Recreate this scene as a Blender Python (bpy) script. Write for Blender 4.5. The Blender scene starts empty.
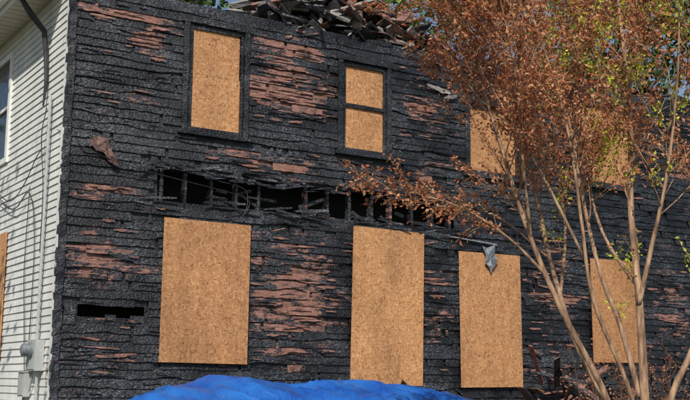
import bpy, math, random
import numpy as np
from mathutils import Vector, noise, Matrix
random.seed(7)
R=random.random
def U(a,b): return a+(b-a)*R()
def N(x,y=0,z=0): return noise.noise(Vector((x,y,z)))
scene=bpy.context.scene
# ------------------------------------------------------------------ helpers
class MB:
    def __init__(s): s.v=[];s.f=[];s.a=[];s.m=[]
    def face(s,pts,a=0.0,m=0):
        n=len(s.v); s.v.extend(pts); s.f.append(tuple(range(n,n+len(pts)))); s.a.append(a); s.m.append(m)
    def box(s,x0,x1,y0,y1,z0,z1,a=0.0,m=0,jit=0.0,M=None):
        p=[Vector((x,y,z)) for z in (z0,z1) for y in (y0,y1) for x in (x0,x1)]
        if jit: p=[q+Vector((U(-jit,jit),U(-jit,jit),U(-jit,jit))) for q in p]
        if M is not None: p=[M@q for q in p]
        n=len(s.v); s.v.extend([tuple(q) for q in p])
        for f in ((0,2,3,1),(4,5,7,6),(0,1,5,4),(2,6,7,3),(0,4,6,2),(1,3,7,5)):
            s.f.append(tuple(n+i for i in f)); s.a.append(a); s.m.append(m)
    def tube(s,pts,rad,sides=7,a=0.0,m=0):
        n0=len(s.v); k=len(pts)
        pts=[Vector(p) for p in pts]
        up=Vector((0.3,0.9,0.2)).normalized()
        for i,p in enumerate(pts):
            t=(pts[min(i+1,k-1)]-pts[max(i-1,0)])
            if t.length<1e-6: t=Vector((0,0,1))
            t.normalize()
            b=t.cross(up)
            if b.length<1e-3: b=t.cross(Vector((1,0,0)))
            b.normalize(); c=t.cross(b)
            for j in range(sides):
                q=2*math.pi*j/sides
                s.v.append(tuple(p+(b*math.cos(q)+c*math.sin(q))*rad[i]))
        for i in range(k-1):
            for j in range(sides):
                s.f.append((n0+i*sides+j,n0+i*sides+(j+1)%sides,n0+(i+1)*sides+(j+1)%sides,n0+(i+1)*sides+j)); s.a.append(a); s.m.append(m)
        s.f.append(tuple(n0+(k-1)*sides+j for j in range(sides))); s.a.append(a); s.m.append(m)
        s.f.append(tuple(n0+j for j in range(sides))[::-1]); s.a.append(a); s.m.append(m)
    def obj(s,name,mats,parent=None,smooth=False,loc=None):
        me=bpy.data.meshes.new(name); me.from_pydata([tuple(q) for q in s.v],[],s.f)
        at=me.attributes.new('dmg','FLOAT','FACE'); at.data.foreach_set('value',s.a)
        for m in (mats if isinstance(mats,list) else [mats]): me.materials.append(m)
        me.polygons.foreach_set('material_index',s.m)
        if smooth: me.polygons.foreach_set('use_smooth',[True]*len(s.f))
        me.update()
        o=bpy.data.objects.new(name,me); scene.collection.objects.link(o)
        if loc: o.location=loc
        if parent: o.parent=parent
        return o
def empty(name):
    o=bpy.data.objects.new(name,None); scene.collection.objects.link(o); return o
class NT:
    def __init__(s,name):
        s.mat=bpy.data.materials.new(name); s.mat.use_nodes=True
        s.t=s.mat.node_tree; s.n=s.t.nodes; s.b=s.n['Principled BSDF']; s.out=s.n['Material Output']
        s.co=s.n.new('ShaderNodeTexCoord').outputs['Object']
    def link(s,a,b): s.t.links.new(a,b)
    def map(s,scale=(1,1,1),rot=(0,0,0),src=None):
        m=s.n.new('ShaderNodeMapping'); m.inputs['Scale'].default_value=scale; m.inputs['Rotation'].default_value=rot
        s.link(src or s.co,m.inputs['Vector']); return m.outputs[0]
    def noise(s,vec,scale,detail=4,rough=.55,dist=0):
        m=s.n.new('ShaderNodeTexNoise'); m.inputs['Scale'].default_value=scale; m.inputs['Detail'].default_value=detail
        m.inputs['Roughness'].default_value=rough; m.inputs['Distortion'].default_value=dist
        s.link(vec,m.inputs['Vector']); return m.outputs['Fac']
    def vor(s,vec,scale,feature='F1',out='Distance',rnd=1):
        m=s.n.new('ShaderNodeTexVoronoi'); m.feature=feature; m.inputs['Scale'].default_value=scale; m.inputs['Randomness'].default_value=rnd
        s.link(vec,m.inputs['Vector']); return m.outputs[out]
    def ramp(s,fac,stops,interp='LINEAR'):
        m=s.n.new('ShaderNodeValToRGB'); r=m.color_ramp; r.interpolation=interp
        while len(r.elements)<len(stops): r.elements.new(.5)
        for e,(p,c) in zip(r.elements,stops):
            e.position=p; e.color=(c,c,c,1) if isinstance(c,(int,float)) else (*c,1)
        s.link(fac,m.inputs[0]); return m.outputs[0]
    def mix(s,fac,a,b,mode='MIX'):
        m=s.n.new('ShaderNodeMix'); m.data_type='RGBA'; m.blend_type=mode
        for sock,v in ((m.inputs[0],fac),(m.inputs[6],a),(m.inputs[7],b)):
            if isinstance(v,(int,float)): sock.default_value=v if sock==m.inputs[0] else (v,v,v,1)
            elif isinstance(v,tuple): sock.default_value=(*v,1)
            else: s.link(v,sock)
        return m.outputs[2]
    def math(s,op,a,b=0.0,clamp=False):
        m=s.n.new('ShaderNodeMath'); m.operation=op; m.use_clamp=clamp
        for i,v in ((0,a),(1,b)):
            if isinstance(v,(int,float)): m.inputs[i].default_value=v
            else: s.link(v,m.inputs[i])
        return m.outputs[0]
    def attr(s,name='dmg'):
        m=s.n.new('ShaderNodeAttribute'); m.attribute_name=name; return m.outputs['Fac']
    def bump(s,h,strength=.5,dist=.01,nrm=None):
        m=s.n.new('ShaderNodeBump'); m.inputs['Strength'].default_value=strength; m.inputs['Distance'].default_value=dist
        s.link(h,m.inputs['Height'])
        if nrm is not None: s.link(nrm,m.inputs['Normal'])
        s.link(m.outputs[0],s.b.inputs['Normal']); return m.outputs[0]
    def base(s,c): 
        if isinstance(c,tuple): s.b.inputs['Base Color'].default_value=(*c,1)
        else: s.link(c,s.b.inputs['Base Color'])
    def rough(s,v):
        if isinstance(v,(int,float)): s.b.inputs['Roughness'].default_value=v
        else: s.link(v,s.b.inputs['Roughness'])
def char_mat(name):
    t=NT(name)
    n1=t.noise(t.map((.8,.8,2)),1.3,3,.65); grain=t.noise(t.map((2,2,60)),3,3,.7)
    al=t.vor(t.map((24,24,46)),1.0,'F1','Distance')
    fine=t.noise(t.map((10,10,36)),2.5,3,.78)
    ash=t.ramp(t.noise(t.map((1,1,2.2)),.8,4,.75),[(.44,0),(.62,1)])
    spk=t.ramp(fine,[(.49,0),(.61,1)])
    dark=t.mix(t.ramp(n1,[(.38,0),(.66,1)]),(.0015,.0017,.0025),(.012,.0135,.018))
    dark=t.mix(t.math('MULTIPLY',t.math('MULTIPLY',ash,spk),.8),dark,(.18,.195,.22))
    brown=t.ramp(grain,[(.32,(.045,.017,.011)),(.46,(.18,.075,.05)),(.58,(.34,.175,.14)),(.74,(.50,.34,.30))])
    msk=t.noise(t.map((1,1,4.0)),3.6,5,.8)
    f2=t.ramp(t.math('ADD',t.math('MULTIPLY',t.attr(),.5),t.math('SUBTRACT',msk,.5)),[(.255,0),(.325,1)])
    t.base(t.mix(f2,dark,brown))
    t.rough(t.mix(f2,t.ramp(n1,[(.35,.27),(.7,.46)]),.85))
    t.b.inputs['Specular IOR Level'].default_value=.65
    h=t.math('ADD',t.math('MULTIPLY',al,-.8),t.math('MULTIPLY',fine,1.0))
    t.bump(h,.9,.009)
    return t.mat
M_char=char_mat('charred_clapboard')
def osb_mat():
    t=NT('osb_panel')
    a=t.vor(t.map((62,62,26),(0,.35,0)),1.0,'F1','Color'); b=t.vor(t.map((24,24,66),(0,-.5,0)),1.0,'F1','Color')
    sel=t.ramp(t.noise(t.co,26,1),[(.44,0),(.56,1)])
    m=t.mix(sel,a,b)
    sep=t.n.new('ShaderNodeSeparateColor'); t.link(m,sep.inputs[0])
    col=t.ramp(sep.outputs[0],[(.03,(.24,.11,.045)),(.2,(.40,.20,.082)),(.65,(.47,.248,.106)),(.95,(.59,.35,.175))])
    big=t.noise(t.map((1,1,.4)),1.5,5,.7)
    col=t.mix(.75,col,t.ramp(big,[(.3,(.34,.32,.31)),(.7,(.66,.62,.6))]),'OVERLAY')
    col=t.mix(1,col,t.ramp(t.attr(),[(0,(1,1,1)),(1,(.84,.80,.78))]),'MULTIPLY')
    stain=t.ramp(t.noise(t.map((5,5,.6)),1.6,5,.7),[(.55,0),(.76,.55)])
    col=t.mix(stain,col,(.22,.09,.035))
    t.base(col); t.rough(.75); t.bump(sep.outputs[0],.2,.003); return t.mat
M_osb=osb_mat()
def vinyl_mat():
    t=NT('vinyl_siding')
    d=t.ramp(t.noise(t.map((1,1,.35)),2.2,5,.65),[(.3,(.56,.56,.53)),(.7,(.72,.72,.68))])
    spot=t.ramp(t.noise(t.map((3,3,1)),5,4,.7),[(.56,0),(.72,.65)])
    d=t.mix(spot,d,(.31,.31,.28))
    f=t.ramp(t.math('ADD',t.attr(),t.math('MULTIPLY',t.math('SUBTRACT',t.noise(t.co,9,4,.7),.5),.9)),[(.4,0),(.52,.55),(.62,1)])
    d=t.mix(f,d,(.015,.013,.012))
    t.base(d); t.rough(.5); return t.mat
M_vinyl=vinyl_mat()
def plain(name,c1,c2,scale=4,rough=.7,bump=.3,bd=.01,metal=0,stretch=(1,1,1)):
    t=NT(name); n=t.noise(t.map(stretch),scale,4,.65)
    t.base(t.ramp(n,[(.3,c1),(.7,c2)])); t.rough(rough); t.bump(n,bump,bd); t.b.inputs['Metallic'].default_value=metal; return t.mat
M_white=plain('white_trim',(.6,.6,.57),(.75,.75,.72),6,.5)
M_dark=plain('soot_interior',(.003,.003,.003),(.012,.011,.01),3,.9)
M_grey=plain('weathered_grey_wood',(.08,.07,.065),(.36,.34,.32),4,.85,.6,.02,0,(1.5,1.5,5))
M_metal=plain('galvanised_metal',(.13,.145,.16),(.26,.28,.30),14,.55,.6,.01,.3)
M_box=plain('grey_meter_enclosure',(.3,.32,.31),(.42,.43,.42),8,.5,.1)
M_cable=plain('black_cable',(.01,.01,.01),(.03,.03,.03),8,.6)
M_roof=plain('asphalt_shingle',(.03,.03,.03),(.08,.075,.07),20,.9,.6)
M_soffit=plain('soffit_panel',(.5,.46,.37),(.62,.58,.48),3,.6,.1)
def glass_mat():
    t=NT('window_glass'); t.base((.02,.025,.03)); t.rough(.06); t.b.inputs['Specular IOR Level'].default_value=.5
    t.bump(t.noise(t.co,2,2),.05,.01); return t.mat
M_glass=glass_mat()
# ------------------------------------------------------------------ house
house=empty('burned_house')
L=15.6; LZ0=.35; TOP=6.95
wins=[(1.70,2.58,5.10,6.64),(4.28,5.10,5.12,6.52),(6.76,7.82,5.05,6.2),(9.35,10.6,5.15,6.6)]
cav=(1.32,6.45,4.04,4.50)
slot=(.28,1.2,2.42,2.58)
brownspots=[(3.3,5.95,.9,.5,.85),(3.3,6.5,1.0,.22,.85),(3.55,2.8,.85,.95,.8),(6.1,2.9,.4,.8,.5),(1.15,6.3,.4,.2,.85),(.8,6.55,.8,.12,.6),(.9,5.5,.5,.3,.4),
 (5.9,6.0,.7,.5,.5),(.5,3.15,.5,.35,.7),(3.2,4.75,1.3,.12,.7),(.7,1.9,.6,.4,.45),(8.6,3.0,.8,1.0,.5),(8.4,5.6,.7,.7,.4),(11.5,3,1.0,1.3,.45),(12,5.8,1.2,.8,.35),(.5,4.1,.5,.2,.5),(6.0,5.0,.8,.3,.5)]
def dmg(x,z):
    d=0
    for cx,cz,sx,sz,w in brownspots:
        d=max(d,w*math.exp(-(((x-cx)/sx)**2+((z-cz)/sz)**2)))
    return d
def rect_in(x,z,r,g=0): return r[0]-g<x<r[1]+g and r[2]-g<z<r[3]+g
lap=MB(); P=.117; dx=.05
nc=int((TOP-LZ0)/P)
for k in range(nc):
    z0=LZ0+k*P
    nx=int(L/dx)
    bx=-U(0,2); edges=[]
    while bx<L: 
        ln=U(1.0,3.2); edges.append((bx,bx+ln,U(-.005,.007),U(-.007,.006),U(-.006,.006))); bx+=ln
    def off(x):
        for a,b,o,zz,tl_ in edges:
            if a<=x<b: return o,zz+tl_*(x-a),min(x-a,b-x)
        return 0,0,1
    for j in range(nx+1):
        x=j*dx; xm=x+dx/2
        o,zz,ed=off(xm)
        def vert(x):
            w=.008*N(x*1.3,z0*7.1,3)+.007*abs(N(x*7,z0*9,1))
            eat=max(0,N(x*1.6,z0*11,9)-.20)*.10+max(0,N(x*9,z0*21,5)-.05)*.024
            zb=z0-.012+zz+eat+ (.005*N(x*.7,z0*3.3,7))
            return (x,-.026-abs(w)+o,zb),(x,-.007+o*.3,z0+P+.008+zz),(x,-.002,zb+.004)
        zc=z0+P*.45
        if any(rect_in(xm,zc,w,.04) for w in wins): continue
        ragged=.06+.10*N(xm*3,z0*5,2)
        if rect_in(xm,zc,cav,ragged*.8): continue
        if rect_in(xm,zc,slot,.03+.05*N(xm*5,2,2)): continue
        d=dmg(xm,zc)
        nn=N(xm*1.1,z0*8.7,11)*.6+N(xm*4,z0*8.7,17)*.3+N(xm*12,z0*15,17)*.12
        if nn>.36-.27*d: continue
        if ed<dx*.3 and R()<.8: continue
        a,b,c=vert(x); a2,b2,c2=vert(x+dx*1.001)
        bt=N(xm*1.3,z0*9.7,31)
        dv=d*.85+.55*bt+.06
        lap.face([a,a2,b2,b],dv); lap.face([c,c2,a2,a],dv*.4)
lap.obj('charred_clapboards',M_char,house)
def holes_grid(x0,x1,z0,z1,rects,y,mb,attrf,step=.4):
    xs=sorted(set([x0,x1]+[v for r in rects for v in r[:2]]+list(np.arange(x0,x1,step)))); zs=sorted(set([z0,z1]+[v for r in rects for v in r[2:]]+list(np.arange(z0,z1,.19))))
    for i in range(len(xs)-1):
        for j in range(len(zs)-1):
            xm=(xs[i]+xs[i+1])/2; zm=(zs[j]+zs[j+1])/2
            if any(rect_in(xm,zm,r) for r in rects): continue
            mb.face([(xs[i],y,zs[j]),(xs[i+1],y,zs[j]),(xs[i+1],y,zs[j+1]),(xs[i],y,zs[j+1])],attrf(xm,zm))
sh=MB(); holes_grid(0.03,L,LZ0,TOP-.03,wins+[cav,slot],.012,sh,lambda x,z:.15+dmg(x,z)*.8+.3*N(x*1,z*6,0))
sh.obj('wall_sheathing',M_char,house)
st=MB(); x=cav[0]+.06; i=0
while x<cav[1]:
    w=.02+U(0,.006); lean=U(-.03,.03)
    if not(i in (5,)):
        Mx=Matrix.Translation((x,0,4.28))@Matrix.Rotation(lean,4,'Y')
        st.box(-w,w,.02,.13,-.42,.42,U(.0,.5),0,.006,Mx)
    x+=.40 if i%3 else .36; i+=1
st.box(cav[0]-.1,cav[1]+.1,.03,.15,cav[2]-.06,cav[2]+.015,.3,0,.004)
st.box(cav[0]-.1,cav[1]+.1,.03,.15,cav[3]-.01,cav[3]+.1,.3,0,.004)
for q in range(14):
    xx=U(cav[0],cav[1]-.5); Mx=Matrix.Translation((xx,U(.0,.1),U(4.08,4.28)))@Matrix.Rotation(U(-.6,.6),4,'Y')
    st.box(0,U(.15,.5),0,.02,0,U(.02,.06),U(0,.4),0,.01,Mx)
st.obj('exposed_studs',M_char,house)
bk=MB()
bk.box(.1,L-.1,.42,.45,.1,6.9); bk.box(.1,L-.1,.2,.42,3.7,3.8); 
bk.box(.1,L-.1,.5,8.9,6.82,6.9)
bk.box(.12,L,9.0,9.15,.1,6.9); bk.box(L-.12,L-.01,.05,9,.1,6.9)
bk.obj('interior_shell',M_dark,house)
fr=MB(); pn=MB()
def rbox(mb,x0,x1,y0,y1,z0,z1,a):
    if (x1-x0)>(z1-z0):
        n=max(2,int((x1-x0)/.12)); st_=(x1-x0)/n
        for i in range(n):
            e=.012*abs(N(i*1.7,x0*3,z0)); mb.box(x0+i*st_,x0+(i+1)*st_+.0005,y0+e*.6,y1,z0+e,z1-e*.5,a,0,.0015)
    else:
        n=max(2,int((z1-z0)/.12)); st_=(z1-z0)/n
        for i in range(n):
            e=.012*abs(N(i*1.7,x0*3,z0)); mb.box(x0+e,x1-e*.5,y0+e*.6,y1,z0+i*st_,z0+(i+1)*st_+.0005,a,0,.0015)
for wi,(x0,x1,z0,z1) in enumerate(wins):
    t=.085
    rbox(fr,x0-t,x0,-.055,.10,z0-.02,z1+.02,.05); rbox(fr,x1,x1+t,-.055,.10,z0-.02,z1+.02,.1)
    rbox(fr,x0-t-.03,x1+t+.03,-.062,.10,z1+.021,z1+.12,.05); rbox(fr,x0-t-.05,x1+t+.05,-.095,.10,z0-.08,z0-.021,.2)
    s=.04
    for a,b in ((x0+.001,x0+s),(x1-s,x1-.001)): fr.box(a,b,-.015,.09,z0-.01,z1+.01,.05,0,.003)
    fr.box(x0+s,x1-s,-.014,.09,z1-s,z1+.01,.05,0,.003); fr.box(x0+s,x1-s,-.016,.09,z0-.01,z0+.05,.05,0,.003)
    zm=(z0+z1)/2+.03
    if wi==1:
        fr.box(x0+s,x1-s,-.012,.05,zm-.03,zm+.025,.05,0,.003)
        pn.box(x0+s,x1-s,.02,.032,z0+.05,zm-.03,.5); pn.box(x0+s,x1-s,.02,.032,zm+.025,z1-s,.3)
        fr.box(x0+s,x0+s+.03,-.012,.04,z0+.06,z1-.05,.05,0,.003)
    elif wi==0:
        pn.box(x0+s,x1-s,.016,.028,z0+.05,5.93,.1); pn.box(x0+s,x1-s-.015,.015,.027,5.9325,z1-s,.5)
        fr.box(x0+s+.001,x0+s+.035,-.010,.02,z0+.06,z1-.05,.05,0,.003)
    else: pn.box(x0+s,x1-s,.01,.022,z0+.05,z1-s,.6)
fr.obj('window_frames',M_char,house)
def board(x0,x1,z0,z1,rot=0,y=-.066,a=0):
    Mx=Matrix.Translation(((x0+x1)/2,y,(z0+z1)/2))@Matrix.Rotation(rot,4,'Y')@Matrix.Rotation(U(-.004,.004),4,'X')
    w=(x1-x0)/2;h=(z1-z0)/2
    pn.box(-w,w,-.007,.007,-h,h,a,0,.004,Mx)
    for sx in (-1,1):
        for zz in np.arange(-h+.08,h,.3):
            q=Mx@Vector((sx*(w-.04),-.008,zz)); 
            scr.append(q)
scr=[]
board(1.41,2.73,1.85,3.81,.006,a=.7); board(4.46,5.78,1.57,3.95,.012,a=0.1); board(6.51,7.79,1.55,3.72,-.01,a=.35); board(9.41,10.62,1.99,3.80,-.008,a=.8)
pn.obj('osb_boards',M_osb,house)
sc=MB()
for q in scr: sc.tube([q+Vector((0,.004,0)),q-Vector((0,.002,0))],[.006,.006],6)
sc.obj('board_screws',M_cable,house)
def shard(mb,x,y,z,l,h,a,tilt,curl,thick=.006):
    n=random.randint(5,8); top=[];bot=[]
    for i in range(n+1):
        f=i/n; e=math.sin(math.pi*min(max(f,.06),.94))**.5
        top.append((f-.5,U(.25,.5)*e)); bot.append((f-.5,-U(.25,.5)*e))
    Mx=Matrix.Translation((x,y,z))@Matrix.Rotation(tilt,4,'Y')
    cs=random.choice((-1,1))
    def p(q,dy): 
        yy=-curl*(q[0]*2)**2*(1 if q[0]*cs>0 else .2)-curl*.4*(.5-q[1])+dy
        return tuple(Mx@Vector((q[0]*l,yy,q[1]*h)))
    for i in range(n):
        mb.face([p(bot[i],-thick),p(bot[i+1],-thick),p(top[i+1],-thick),p(top[i],-thick)],a)
        mb.face([p(top[i],0),p(top[i],-thick),p(top[i+1],-thick),p(top[i+1],0)],a*.6)
        mb.face([p(bot[i],-thick),p(bot[i],0),p(bot[i+1],0),p(bot[i+1],-thick)],a*.3)
sd=MB(); cnt=0
while cnt<560:
    x=U(.1,L-.3); z=U(.6,TOP-.05); d=dmg(x,z)
    if R()>.14+d: continue
    l=U(.1,.45)*(1.2 if d>.3 else .8); h=U(.02,.06)
    if any(w[0]-.1-l*.5<x<w[1]+.1+l*.5 and w[2]-.1-h<z<w[3]+.1+h for w in wins) or rect_in(x,z,cav,.04) : continue
    z=LZ0+round((z-LZ0)/P)*P+P*.5+U(-.02,.02)
    a=(U(.4,1.0) if R()<.3+d else U(0,.35))
    shard(sd,x,-.032-U(0,.008),z,l,h,a,U(-.05,.05)+ (U(-.4,.4) if R()<.05 else 0),U(0,.018),.004); cnt+=1
for q in range(90):
    x=U(cav[0]-.4,cav[1]+.2); up=R()<.6
    shard(sd,x,-.03-U(0,.04),(cav[3] if up else cav[2])+U(-.09,.07),U(.12,.6),U(.02,.08),U(0,.4),U(-.25,.25),U(0,.08))
sd.obj('peeling_wood',M_char,house)
gs=MB()
for (x,z,l,h,ti) in [(6.1,6.35,.5,.12,.15),(6.35,6.25,.3,.08,-.3)]:
    shard(gs,x,-.05,z,l,h,.5,ti,.03)
gs.obj('grey_wood_scraps',M_grey,house)
fl=MB()
def flap(mb,pts,y0,amp):
    n=len(pts); cx=sum(p[0] for p in pts)/n; cz=sum(p[1] for p in pts)/n
    outer=[Vector((x,y0-amp*abs(math.sin(i*1.7+1)),z)) for i,(x,z) in enumerate(pts)]
    inner=[Vector((cx+(x-cx)*.5+U(-.015,.015),y0-amp*U(.2,1.3),cz+(z-cz)*.5+U(-.015,.015))) for x,z in pts]
    c=Vector((cx,y0-amp,cz))
    for i in range(n):
        j=(i+1)%n
        mb.face([tuple(inner[i]),tuple(outer[i]),tuple(outer[j])],.6); mb.face([tuple(inner[i]),tuple(outer[j]),tuple(inner[j])],.6); mb.face([tuple(c),tuple(inner[i]),tuple(inner[j])],.6)
flap(fl,[(.28,4.76),(.42,4.82),(.55,4.79),(.60,4.68),(.66,4.55),(.74,4.43),(.66,4.45),(.57,4.50),(.50,4.60),(.40,4.62),(.34,4.68)],-.05,.06)
M_flap=plain('scorched_felt',(.05,.025,.022),(.26,.16,.13),14,.8,.8,.03)
fl.obj('hanging_felt_flap',M_flap,house)
ms=MB(); flap(ms,[(6.92,3.82),(7.04,3.8),(7.2,3.86),(7.21,3.7),(7.24,3.6),(7.18,3.45),(7.14,3.5),(7.12,3.38),(7.05,3.5),(6.98,3.55),(7.0,3.68)],-.10,.04)
ms.face([(6.3,-.06,3.93),(7.3,-.08,3.86),(7.3,-.05,3.89),(6.3,-.03,3.96)],.5)
ms.obj('torn_flashing',M_metal,house)
# ------------------------------------------------------------------ side wall (x=0)
sv=MB(); q=.102; z=.4
sidewins=[(2.8,3.9,4.95,6.6)]
while z<6.94:
    st0=.02+.05*abs(N(z*3,1,1))+ (.10*max(0,N(z*1.2,4,4)))
    ys=[st0]+list(np.arange(.25,12.01,.25))
    for i in range(len(ys)-1):
        a,b=ys[i],ys[i+1]; m=(a+b)/2
        if any(r[0]<m<r[1] and r[2]<z+.05<r[3] for r in sidewins): continue
        w1=.006*N(a*.8,z*2,8); w2=.006*N(b*.8,z*2,8)
        burn=max(0,.42-m*.8)+max(0,(z-6.3))*.12*(1 if m<1.5 else 0)
        if z<2.0 and m<.4: burn+=.2
        zt=min(z+q,6.94)
        sv.face([(-.022+w1,b,z),(-.022+w1,a,z),(-.006+w2,a,zt),(-.006+w2,b,zt)],burn)
        sv.face([(-.004,b,z+.002),(-.004,a,z+.002),(-.022+w1,a,z),(-.022+w1,b,z)],burn)
    z+=q
zz=1.3
while zz<6.9:
    w=.075+.02*N(zz*2,3,3)
    if N(zz*1.7,6,6)>-.22:
        sv.face([(-.034,w+.02,zz),(-.034,.004,zz),(-.034,.004,zz+.1),(-.034,w+.02,zz+.1)],.12+ (.25 if zz>5.6 or zz<2 else 0))
        sv.face([(-.034,.004,zz),(.0+.02,-.034,zz),(.02,-.034,zz+.1),(-.034,.004,zz+.1)],.45)
    zz+=.1
sv.obj('vinyl_side_siding',M_vinyl,house)
sw=MB(); sw.box(.0,.1,.03,12,.1,6.9,.1); sw.obj('side_wall_core',M_char,house)
cp=MB()
for k in range(60):
    z=.4+k*.11; cp.box(-.03-.01*R(),.05+.02*R(),-.045,.02+.02*R(),z,z+.115,U(0,.3),0,.008)
cp.obj('charred_corner_post',M_char,house)
wf=MB()
y0,y1,z0,z1=sidewins[0]
for a,b,c,d in ((y0-.06,y0+.05,z0-.06,z1+.06),(y1-.05,y1+.06,z0-.06,z1+.06)): wf.box(-.05,.02,a,b,c,d)
for c,d in ((z0-.06,z0+.03),(z1-.03,z1+.06),((z0+z1)/2-.025,(z0+z1)/2+.025)): wf.box(-.045,.02,y0+.05,y1-.05,c,d)
wf.obj('side_window_frame',M_white,house)
wg=MB(); wg.box(-.01,.0,y0+.03,y1-.03,z0+.02,z1-.02); wg.obj('side_window_glass',M_glass,house)
sb=MB(); sb.box(-.05,-.035,2.45,3.7,1.88,3.78); sb.obj('side_osb_board',M_osb,house)
ev=MB(); ev.box(-.46,.0,.25,12.2,6.945,6.96)
for k in range(60): ev.box(-.45,-.0,.25+k*.2,.258+k*.2,6.938,6.9445)
ev.obj('soffit',M_soffit,house)
fa=MB(); fa.box(-.485,-.462,.25,12.2,6.90,7.1); fa.box(-.60,-.49,.3,12.2,6.97,7.1); fa.obj('fascia_and_gutter',M_white,house)
rf=MB(); rf.face([(-.6,.3,7.11),(.9,.3,7.75),(.9,12.2,7.75),(-.6,12.2,7.11)]); rf.face([(-.6,.3,7.10),(.9,.3,7.70),(.9,12.2,7.70),(-.6,12.2,7.10)]); rf.obj('roof_remnant',M_roof,house)
rd=MB()
def plank(mb,x,y,z,l,w,t,rz,ry,rx,a):
    Mx=Matrix.Translation((x,y,z))@Matrix.Rotation(rz,4,'Z')@Matrix.Rotation(ry,4,'Y')@Matrix.Rotation(rx,4,'X')
    mb.box(-l/2,l/2,-w/2,w/2,-t/2,t/2,a,0,.012,Mx)
gd=MB()
def sheet(mb,c,l,w,a):
    Mx=Matrix.Translation(c)@Matrix.Rotation(U(-1,1),4,'Z')@Matrix.Rotation(U(-.5,.5),4,'Y')@Matrix.Rotation(U(-.2,1.3),4,'X')
    n=8; ph=U(0,6); rows=[]
    for i in range(n+1):
        f=i/n-.5; a0=-w/2*U(.5,1.1); a1=w/2*U(.4,1.15); sag=-.14*l*(2*f)**2*U(.7,1.2)
        rows.append([Mx@Vector((f*l,a0,sag)),Mx@Vector((f*l,0,sag+.04*math.sin(ph+i))),Mx@Vector((f*l,a1,sag+.05*math.sin(ph+i*1.6)))])
    for i in range(n):
        for j in range(2): mb.face([rows[i][j],rows[i+1][j],rows[i+1][j+1],rows[i][j+1]],a)
for i in range(260):
    f=R(); x=2.9+f*3.4; hgt=1.0*math.sin(math.pi*min(1,.08+f*.92))**.45
    plank(rd if R()<.62 else gd,x,U(.05,1.2),6.88+U(0,hgt),U(.25,1.1),U(.04,.2),U(.015,.05),U(-1.2,1.2),U(-.6,.6),U(-1,1),U(0,.8))
for i in range(50):
    f=R(); x=3.1+f*3.1; hgt=.9*math.sin(math.pi*f)**.5
    sheet(gd if R()<.4 else rd,(x,U(.05,1.2),6.85+U(0.05,hgt)),U(.3,.8),U(.12,.4),U(0,.6))
for i in range(90):
    plank(rd,U(6,15),U(.1,.8),6.92+U(0,.3),U(.3,1.3),U(.04,.14),.04,U(-.6,.6),U(-.5,.5),U(-1,1),U(0,.5))
for i in range(14):
    plank(rd,U(2.4,3.2),U(.1,.6),6.93+U(0,.06),U(.3,.7),.08,.04,U(-.4,.4),U(-.1,.1),U(-1,1),U(0,.7))
rd.box(0.05,L,.02,.14,TOP-.06,TOP+.015,.2,0,.004)
rd.obj('collapsed_roof_debris',M_char,house); gd.obj('grey_roof_debris',M_grey,house)
# ------------------------------------------------------------------ utilities
em=empty('electric_meter')
m=MB(); m.box(-.14,-.02,.35,.72,1.72,2.12); m.box(-.15,-.141,.37,.70,1.74,1.86); m.obj('enclosure',M_box,em)
m=MB(); c=Vector((-.14,.53,1.99)); m.tube([c,c+Vector((-.03,0,0)),c+Vector((-.035,0,0)),c+Vector((-.12,0,0)),c+Vector((-.135,0,0))],[.1,.1,.085,.08,.05],20); m.obj('meter_glass',M_metal,em)
m=MB(); m.tube([(-.07,.53,2.12),(-.07,.53,5.3),(-.07,.55,5.45)],[.02,.02,.02],8); m.tube([(-.07,.45,1.72),(-.07,.45,.2)],[.02,.02],8); m.tube([(-.07,.62,1.72),(-.06,.8,1.45)],[.015,.015],8); m.obj('conduit',M_box,em)
ac=empty('disconnect_box'); m=MB(); m.box(-.12,-.025,.86,1.12,1.38,1.70); m.box(-.13,-.121,.88,1.10,1.40,1.68); m.box(-.14,-.02,.85,1.13,1.70,1.715);m.obj('box_body',M_box,ac)
m=MB(); m.tube([(-.07,1.0,1.38),(-.07,1.0,.3)],[.015,.015],8); m.obj('box_conduit',M_metal,ac)
cb=MB()
cb.tube([(-.42,1.0,6.9),(-.3,.95,6.7),(-.1,.9,6.45),(-.06,.88,6.1),(-.06,.8,5.7),(-.08,.82,5.35)],[.035,.045,.04,.035,.03,.012],8)
def wire(pts,r=.007):
    P0=[Vector(p) for p in pts]; out=[]
    for i in range(len(P0)-1):
        a=P0[max(i-1,0)];b=P0[i];c=P0[i+1];d=P0[min(i+2,len(P0)-1)]
        for k in range(8):
            t=k/8; out.append(.5*((2*b)+(c-a)*t+(2*a-5*b+4*c-d)*t*t+(3*b-a-3*c+d)*t**3))
    out.append(P0[-1]); cb.tube(out,[r]*len(out),5)
wire([(-.06,3.2,4.5),(-.09,2.2,4.2),(-.09,1.5,4.35),(-.06,1.0,4.7),(-.05,.6,4.75)])
wire([(-.06,3.2,4.4),(-.09,2.0,4.05),(-.07,1.3,4.2),(-.05,1.0,3.6),(-.05,.95,2.6),(-.05,1.0,1.7)])
wire([(-.05,1.35,4.3),(-.05,1.4,3.2),(-.05,1.25,2.4),(-.05,1.1,1.71)])
wire([(-.06,.7,5.3),(-.1,.75,4.9),(-.06,.68,4.2),(-.05,.7,3.3)])
cb.obj('hanging_cables',M_cable)
fw=cb=MB(); wire([(-.05,.2,4.9),(.3,-.12,4.6),(.9,-.1,4.45),(1.6,-.1,4.35),(2.6,-.1,4.2),(2.65,-.09,4.0)],.006)
wire([(2.2,-.07,4.4),(2.62,-.1,4.3),(2.6,-.1,3.95),(2.3,-.09,3.85)],.006); fw.obj('facade_wires',M_cable)
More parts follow.
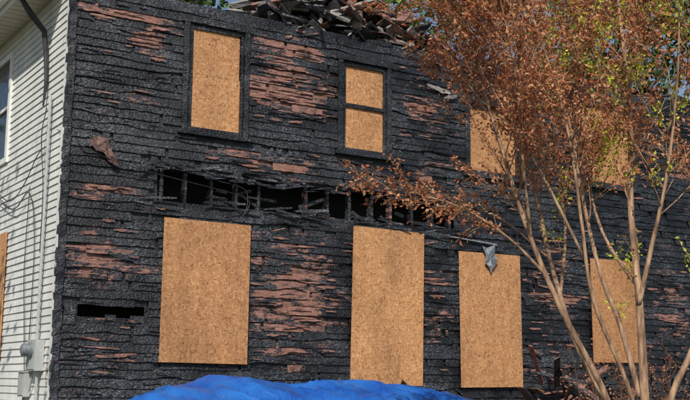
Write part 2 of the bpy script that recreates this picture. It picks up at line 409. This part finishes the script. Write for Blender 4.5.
# ------------------------------------------------------------------ ground
def ground_mat():
    t=NT('grass_and_dirt'); n=t.noise(t.co,.6,6,.7); n2=t.noise(t.co,18,3,.7)
    c=t.mix(t.ramp(n,[(.4,0),(.6,1)]),t.ramp(n2,[(.3,(.03,.05,.015)),(.7,(.07,.1,.03))]),t.ramp(n2,[(.3,(.07,.05,.035)),(.7,(.16,.12,.09))]))
    t.base(c); t.rough(.95); t.bump(n2,.8,.05); return t.mat
g=MB(); g.face([(-400,-400,0),(400,-400,0),(400,400,0),(-400,400,0)]); g.obj('ground',ground_mat())
fd=MB(); fd.box(-.01,L,-.012,.3,-.1,.36); fd.box(-.012,.3,.31,12,-.1,.41); fd.obj('foundation',plain('concrete_block',(.2,.19,.18),(.32,.31,.29),6,.9,.4),house)
# ------------------------------------------------------------------ blue tarp over debris
prof=[(-.1,1.0),(.2,1.42),(.7,1.53),(1.3,1.63),(1.9,1.6),(2.4,1.54),(2.6,1.64),(3.2,1.61),(3.8,1.56),(4.4,1.49),(4.9,1.38),(5.3,1.0)]
tm=MB(); nx,ny=300,150; X0,X1,Y0,Y1=-.9,6.0,-4.2,-.45
V={}
for i in range(nx+1):
    x=X0+(X1-X0)*i/nx; h=np.interp(x,[p[0] for p in prof],[p[1] for p in prof])+.035
    edge=min(1,max(0,(x-X0)/.6),max(0,(X1-x)/.5)); edge=edge*edge*(3-2*edge)
    for j in range(ny+1):
        y=Y0+(Y1-Y0)*j/ny
        s=max(0,1-abs(y+2.1)/ (2.1 if y<-2.1 else 1.65)); s=math.sin(s*math.pi/2)**.8
        wx=x+.35*N(x*1.2,y*1.2,40)
        r1=1-abs(N(wx*1.1+y*.7,y*.8-x*.2,2))*2.4; r2=1-abs(N(wx*2.3+y*1.6,y*1.3,5))*2.4; r3=1-abs(N(wx*6-y*4,y*3.2+x,8))*2.4
        k3=max(0,N(x*.9,y*.9,77)+.25)
        zz=h*s*edge+ (.07*(r1-.8)+.055*(r2-.7)+.04*k3*(r3-.65))*min(1,s*3)*edge
        V[i,j]=(x+.03*N(x*3,y*3,1),y,max(.006,zz))
for i in range(nx+1):
    for j in range(ny+1): tm.v.append(V[i,j])
for i in range(nx):
    for j in range(ny):
        a=i*(ny+1)+j; tm.f.append((a,a+ny+1,a+ny+2,a+1)); tm.a.append(0); tm.m.append(0)
def tarp_mat():
    t=NT('blue_tarp'); n=t.noise(t.co,2.5,3)
    c=t.ramp(n,[(.3,(.006,.06,.30)),(.7,(.02,.14,.46))])
    c=t.mix(t.ramp(t.noise(t.co,7,5,.75),[(.6,0),(.78,.35)]),c,(.2,.22,.24))
    t.base(c); t.rough(.4)
    h=t.noise(t.map((2.2,1,1),(0,0,.4)),5,3,.6,.8); t.bump(h,.55,.05); return t.mat
tm.obj('blue_tarp',tarp_mat(),None,True)
rb=MB(); rg=MB()
for i in range(620):
    x=U(5.4,14.5); c=1.75+.45*math.sin(x*1.7)+.2*math.sin(x*4.1)
    y=-U(.05,1.5); z=max(.05,c*(1-(-y)/2.4)*U(.15,1.0))
    plank(rb if R()<.85 else rg,x,y,z,U(.2,1.1),U(.03,.16),.025,U(-3,3),U(-.9,.9),U(-1,1),U(0,1))
for i in range(60):
    plank(rb,U(-.2,5.6),-U(.1,.5),U(.1,.9),U(.3,1.3),U(.04,.2),.03,U(-3,3),U(-.9,.9),U(-1,1),U(0,.7))
M_brownw=plain('scorched_brown_wood',(.05,.025,.015),(.24,.14,.09),5,.9,.5,.01,0,(1,1,4))
pile=empty('charred_debris_pile'); rb.obj('burnt_timber',M_char,pile); rg.obj('scorched_timber',M_brownw,pile)
# ------------------------------------------------------------------ foliage
def leaf_mat(name,stops,trans=.35):
    t=NT(name); c=t.ramp(t.attr(),stops)
    t.base(c); t.rough(.6)
    tr=t.n.new('ShaderNodeBsdfTranslucent'); t.link(c,tr.inputs[0])
    ms=t.n.new('ShaderNodeMixShader'); ms.inputs[0].default_value=trans
    t.link(t.b.outputs[0],ms.inputs[1]); t.link(tr.outputs[0],ms.inputs[2]); t.link(ms.outputs[0],t.out.inputs[0]); return t.mat
def leaf(mb,p,d,size,a,w=.45):
    d=d.normalized(); s=d.cross(Vector((U(-1,1),U(-1,1),U(-1,1))))
    if s.length<1e-3: s=Vector((1,0,0))
    s.normalize(); n=d.cross(s)
    b=p; t=p+d*size+n*size*U(-.3,.1); l=p+d*size*.5+s*size*w+n*size*.12; r=p+d*size*.5-s*size*w+n*size*.12
    k=len(mb.v); mb.v.extend([tuple(b),tuple(l),tuple(t),tuple(r)]); mb.f.append((k,k+1,k+2)); mb.f.append((k,k+2,k+3)); mb.a.extend([a,a]); mb.m.extend([0,0])
M_red=leaf_mat('copper_leaves',[(0,(.16,.045,.02)),(.35,(.40,.125,.05)),(.7,(.62,.25,.11)),(.88,(.70,.42,.22)),(.9,(.40,.48,.03)),(1,(.72,.74,.08))],.42)
def bark_mat():
    t=NT('smooth_bark'); n=t.noise(t.map((6,6,1.2)),3,4,.65); 
    t.base(t.ramp(n,[(.34,(.10,.055,.032)),(.5,(.27,.16,.095)),(.68,(.50,.33,.20))])); t.rough(.75); t.bump(n,.6,.012); return t.mat
M_bark=bark_mat()
tree=empty('crape_myrtle_tree'); tree.location=(2.95,-7.13,0)
RT=Vector((.847,-.531,0)); FW=Vector((.531,.847,0))
def T(X,Y,Z): return RT*X+FW*Y+Vector((0,0,Z))
tb=MB(); tl=MB()
def spline(pts,n=6):
    P0=[Vector(p) for p in pts]; out=[]
    for i in range(len(P0)-1):
        a=P0[max(i-1,0)];b=P0[i];c=P0[i+1];d=P0[min(i+2,len(P0)-1)]
        for k in range(n):
            t=k/n; out.append(.5*((2*b)+(c-a)*t+(2*a-5*b+4*c-d)*t*t+(3*b-a-3*c+d)*t**3))
    out.append(P0[-1]); return out
def twig(p,d,l,r,green,lf=1.0,TB=None,TL=None):
    TB=TB or tb; TL=TL or tl
    pts=[p]; dd=d.normalized(); n=4
    for i in range(n):
        dd=(dd+Vector((U(-.25,.25),U(-.25,.25),U(-.18,.22)))).normalized(); pts.append(pts[-1]+dd*l/n)
    TB.tube(pts,[r*(1-.8*i/n) for i in range(n+1)],3)
    gk=R()*.35
    for i in range(int(l*52*lf)+3):
        t=U(.15,1)**.8*n; k=min(int(t),n-1); q=pts[k].lerp(pts[k+1],t-k)+Vector((U(-1,1),U(-1,1),U(-1,1)))*.04
        dv=(dd*.5+Vector((U(-1,1),U(-1,1),U(-1.2,.6))))
        a=U(.92,1) if green and R()<.9 else min(.87,max(0,random.gauss(.38+gk,.22)))
        leaf(TL,q,dv,U(.02,.05),a,.30)
def branch(p,d,l,r,green,depth):
    n=6; pts=[p]; dd=d.normalized()
    for i in range(n):
        dd=(dd+Vector((U(-.16,.16),U(-.16,.16),U(-.08,.16)))).normalized(); pts.append(pts[-1]+dd*l/n)
    rr=[r*(1-.75*i/n) for i in range(n+1)]
    tb.tube(pts,rr,5)
    m=int(l*5.0)+2
    for i in range(m):
        t=U(.2,1)*n; k=min(int(t),n-1); q=pts[k].lerp(pts[k+1],t-k)
        sdv=Vector((U(-1,1),U(-1,1),U(-.5,1)))
        nd=(dd*.7+sdv*.7)
        if depth>0 and R()<.33: branch(q,nd,l*U(.4,.6),rr[k]*.6,green,depth-1)
        else: twig(q,nd,U(.18,.5),.004,green)
    twig(pts[-1],dd,.35,.0045,green)
stems=[
 ([(-.10,0,0),(-.22,-.05,.8),(-.35,-.1,1.45),(-.75,-.2,2.24),(-1.03,-.3,2.9),(-1.28,-.35,3.64),(-1.45,-.4,4.26),(-1.62,-.45,4.95)],.036,2.8,0),
 ([(-.06,.1,0),(-.15,.2,.8),(-.3,.3,1.45),(-.52,.4,2.06),(-.7,.5,2.77),(-.82,.55,3.38),(-1.05,.6,4.17),(-1.25,.7,5.0),(-1.45,.8,5.7)],.034,3.1,0),
 ([(-.02,-.1,0),(-.08,-.15,.8),(-.17,-.2,1.5),(-.5,-.35,2.3),(-.62,-.5,3.0),(-.75,-.6,3.8),(-1.05,-.7,4.7),(-1.35,-.8,5.4)],.025,3.1,0),
 ([(0,0,0),(.02,.02,.8),(.03,.03,1.45),(0,.05,2.33),(-.04,.1,3.2),(.03,.15,4.08),(-.05,.2,5.0),(-.1,.2,6.0)],.050,3.1,.4),
 ([(.0,.05,1.5),(-.13,.2,2.1),(-.26,.3,2.6),(-.4,.4,3.3),(-.48,.5,4.1),(-.7,.55,5.0),(-.9,.6,5.9)],.028,3.0,.3),
 ([(.08,0,0),(.12,-.05,.8),(.19,-.1,1.45),(.42,-.2,2.05),(.6,-.3,3.0),(.75,-.35,4.0),(.9,-.4,5.2)],.040,2.6,.2),
 ([(.0,.03,2.3),(.12,-.1,2.9),(.22,-.2,3.4),(.3,-.3,4.3),(.35,-.4,5.4)],.024,3.0,.25),
 ([(-.62,.45,2.4),(-.5,.7,3.1),(-.5,1.0,4.0),(-.3,1.2,5.0)],.018,3.0,.25),
 ([(-1.0,-.28,2.8),(-1.1,-.6,3.5),(-1.2,-.8,4.2),(-1.4,-1.0,5.0)],.015,3.2,0),
 ([(-.55,-.4,2.6),(-.9,-.5,3.3),(-1.2,-.45,3.9),(-1.5,-.4,4.4),(-1.75,-.3,4.8)],.015,3.2,0),
 ([(.02,.06,2.4),(-.2,.5,3.0),(-.25,.8,3.7),(.0,1.0,4.5),(.2,1.1,5.3)],.018,3.2,.2),
]
for pts,r,zl,gp in stems:
    pts=[(a+U(-.02,.02),b+U(-.03,.03),c) if 0<c<9 else (a,b,c) for a,b,c in pts]
    sp=spline([T(*p) for p in pts]); n=len(sp)
    rr=[r*(1-.8*(i/(n-1))**1.1)*(1+.10*N(i*.9,r*50,0)) for i in range(n)]
    tb.tube(sp,rr,9)
    for i in range(3,n-1):
        z=sp[i].z
        if z<zl: continue
        tan=(sp[i+1]-sp[i-1]).normalized()
        ang=U(0,6.28); side=RT*math.cos(ang)+FW*math.sin(ang)
        branch(sp[i],tan*.8+side*U(.4,1.0)+Vector((0,0,U(0,.3)))-RT*U(0,.2),U(.35,.95)*(1.1 if z>3.6 else .8),rr[i]*.42,R()<gp*(1.4 if z>4.2 else .8),1)
    branch(sp[-1],(sp[-1]-sp[-2]),.8,.012,R()<gp,1)
limb=spline([T(-.85,-.25,2.5),T(-1.2,-.45,2.80),T(-1.6,-.65,3.02),T(-2.0,-.75,3.13),T(-2.38,-.8,3.18)])
tb.tube(limb,[.016*(1-.8*i/(len(limb)-1)) for i in range(len(limb))],6)
for i in range(7,len(limb)):
    for c in range(2): twig(limb[i],-RT*U(.3,1)+FW*U(-.6,.6)+Vector((0,0,U(-.2,.6))),U(.2,.45),.004,False,1.0)
limb=spline([T(-.7,.48,2.75),T(-1.1,.5,3.1),T(-1.45,.5,3.25),T(-1.8,.5,3.4)])
tb.tube(limb,[.012*(1-.8*i/(len(limb)-1)) for i in range(len(limb))],6)
for i in range(6,len(limb)): twig(limb[i],-RT*U(.3,1)+FW*U(-.6,.6)+Vector((0,0,U(-.3,.6))),U(.2,.5),.004,False,1)
for (X,Y,Z) in [(-.55,.45,3.2),(-.6,.4,2.9),(.02,.1,2.4),(.0,.1,2.6),(-.05,.1,3.4),(0,.1,3.7),(.4,-.2,2.5),(.45,-.25,2.8),(-.12,.2,2.2),(.05,.1,4.3),(-.6,.5,4.6),(-.5,.5,4.4),(-.1,.2,4.8),(.2,-.2,3.3),(-.4,.3,4.7),(-.7,.3,4.8),(-.1,.1,4.0)]:
    for c in range(3): twig(T(X,Y,Z)+Vector((U(-.05,.05),U(-.05,.05),U(-.1,.1))),Vector((U(-.5,.5),U(-.5,.5),1)),U(.2,.45),.004,True,.8)
tb.obj('trunks_and_branches',M_bark,tree,True); tl.obj('leaves',M_red,tree)
def shrub(x,y,h,n):
    e=empty('dry_shrub'); e.location=(x,y,0); B=MB(); Lf=MB()
    for i in range(n):
        d=Vector((U(-.5,.5),U(-.4,.3),1)).normalized(); pts=[Vector((U(-.15,.15),U(-.15,.15),0))]
        l=h*U(.7,1.05)
        for k in range(7): d=(d+Vector((U(-.15,.15),U(-.15,.15),.03))).normalized(); pts.append(pts[-1]+d*l/7)
        B.tube(pts,[.014*(1-.8*k/7) for k in range(8)],5)
        for k in range(9):
            j=random.randint(2,6); twig(pts[j].lerp(pts[j+1],R()),d+Vector((U(-1,1),U(-1,1),U(-.4,.6))),U(.2,.45),.004,False,.22,B,Lf)
    B.obj('stems',M_twig,e); Lf.obj('dry_leaves',M_red,e)
M_twig=plain('scorched_twig',(.03,.018,.012),(.12,.07,.045),8,.9)
shrub(8.3,-1.5,2.2,14); shrub(9.6,-1.3,2.1,12); shrub(11.4,-1.2,2.2,14)
M_green=leaf_mat('green_leaves',[(0,(.02,.045,.012)),(.4,(.05,.10,.02)),(.75,(.13,.2,.03)),(1,(.25,.32,.05))],.4)
M_trunk=plain('tree_bark',(.05,.04,.03),(.13,.1,.08),4,.9,.6,.03,0,(4,4,.8))
def leafy(bt,bl,x,y,h,clumps,nl,zl=4.5,spread=.2,ls=(.15,.28)):
    tp=[Vector((x+U(-.3,.3)*k/6,y+U(-.3,.3)*k/6,h*k/6)) for k in range(7)]
    bt.tube(tp,[.28*(1-.85*k/6) for k in range(7)],8)
    for c in range(clumps):
        z=U(zl,h+.8); rad=h*spread*math.sqrt(max(.05,1-((z-h*.6)/(h*.5))**2)); an=U(0,6.28); rr=rad*U(.3,1)
        ce=Vector((x+rr*math.cos(an),y+rr*math.sin(an),z)); k=min(5,int(z/h*6)); 
        bt.tube([tp[k],(tp[k]+ce)/2+Vector((0,0,-.2)),ce],[.05,.035,.01],4)
        s=U(.6,1.1)*h/13; sh=U(-.3,.3)
        for l in range(nl):
            q=ce+Vector((random.gauss(0,1)*s*.55,random.gauss(0,1)*s*.55,random.gauss(0,1)*s*.4))
            leaf(bl,q,Vector((U(-1,1),U(-1,1),U(-1,.5))),U(*ls),min(1,max(0,.5+sh+U(-.3,.3))),.42)
bt=MB(); bl=MB()
spots=[(x,U(13,17),U(15,18)) for x in (-1,1,3,5,7,9,11.5,14)]+[(19.5,8,15),(23,13,18),(27,7,18),(29,16,21),(33,10,21),(37,17,24),(20,3,14),(24.5,1,16),(42,13,25),(47,20,27),(31,22,23),(17.5,12,16),(40,6,24),(30,2,18),(35,3,20),(22,6,17),(26,11,20),(34,14,23),(28,4,19)]
for (x,y,h) in spots: leafy(bt,bl,x,y,h,38,50,6.0,.2,(.18,.34))
bt.m=[1]*len(bt.f)
k=len(bl.v); bl.v.extend(bt.v); bl.f.extend([tuple(k+i for i in f) for f in bt.f]); bl.a.extend(bt.a); bl.m.extend(bt.m)
bl.obj('background_trees',[M_green,M_trunk])
yt=empty('added_dapple_tree'); bt=MB(); bl=MB(); leafy(bt,bl,-4.0,-.6,9.6,15,42,6.6,.2,(.10,.18)); bt.obj('trunk',M_trunk,yt); bl.obj('crown',M_green,yt)  # unseen tree added out of frame to cast dappled shadow on the side wall
# ------------------------------------------------------------------ light, world, camera
sv_=Vector((-.58,-.72,.80)).normalized()
el=math.asin(sv_.z); az=math.atan2(sv_.x,sv_.y)
w=bpy.data.worlds.new('World'); scene.world=w; w.use_nodes=True
sky=w.node_tree.nodes.new('ShaderNodeTexSky'); sky.sky_type='NISHITA'; sky.sun_disc=False; sky.sun_elevation=el; sky.sun_rotation=az
bg=w.node_tree.nodes['Background']; bg.inputs[1].default_value=.09; w.node_tree.links.new(sky.outputs[0],bg.inputs[0])
sl=bpy.data.lights.new('sun','SUN'); sl.energy=4.7; sl.angle=math.radians(.5); sl.color=(1,.95,.87)
so=bpy.data.objects.new('sun',sl); scene.collection.objects.link(so); so.rotation_euler=(-sv_).to_track_quat('-Z','Y').to_euler()
cam=bpy.data.cameras.new('camera'); co=bpy.data.objects.new('camera',cam); scene.collection.objects.link(co); scene.camera=co
cam.sensor_width=36; cam.lens=1084.68/690*36; cam.clip_end=2000
pitch,yaw,roll=0.16711447,1.01052475,0.00895101
v=Vector((math.cos(yaw)*math.cos(pitch),math.sin(yaw)*math.cos(pitch),math.sin(pitch))); r=Vector((math.sin(yaw),-math.cos(yaw),0)); u=r.cross(v)
r2=r*math.cos(roll)+u*math.sin(roll); u2=-r*math.sin(roll)+u*math.cos(roll)
Mc=Matrix((( r2.x,u2.x,-v.x,-4.295),(r2.y,u2.y,-v.y,-13.8),(r2.z,u2.z,-v.z,1.6),(0,0,0,1)))
co.matrix_world=Mc
scene.view_settings.view_transform='Standard'; scene.view_settings.look='None'; scene.view_settings.exposure=0
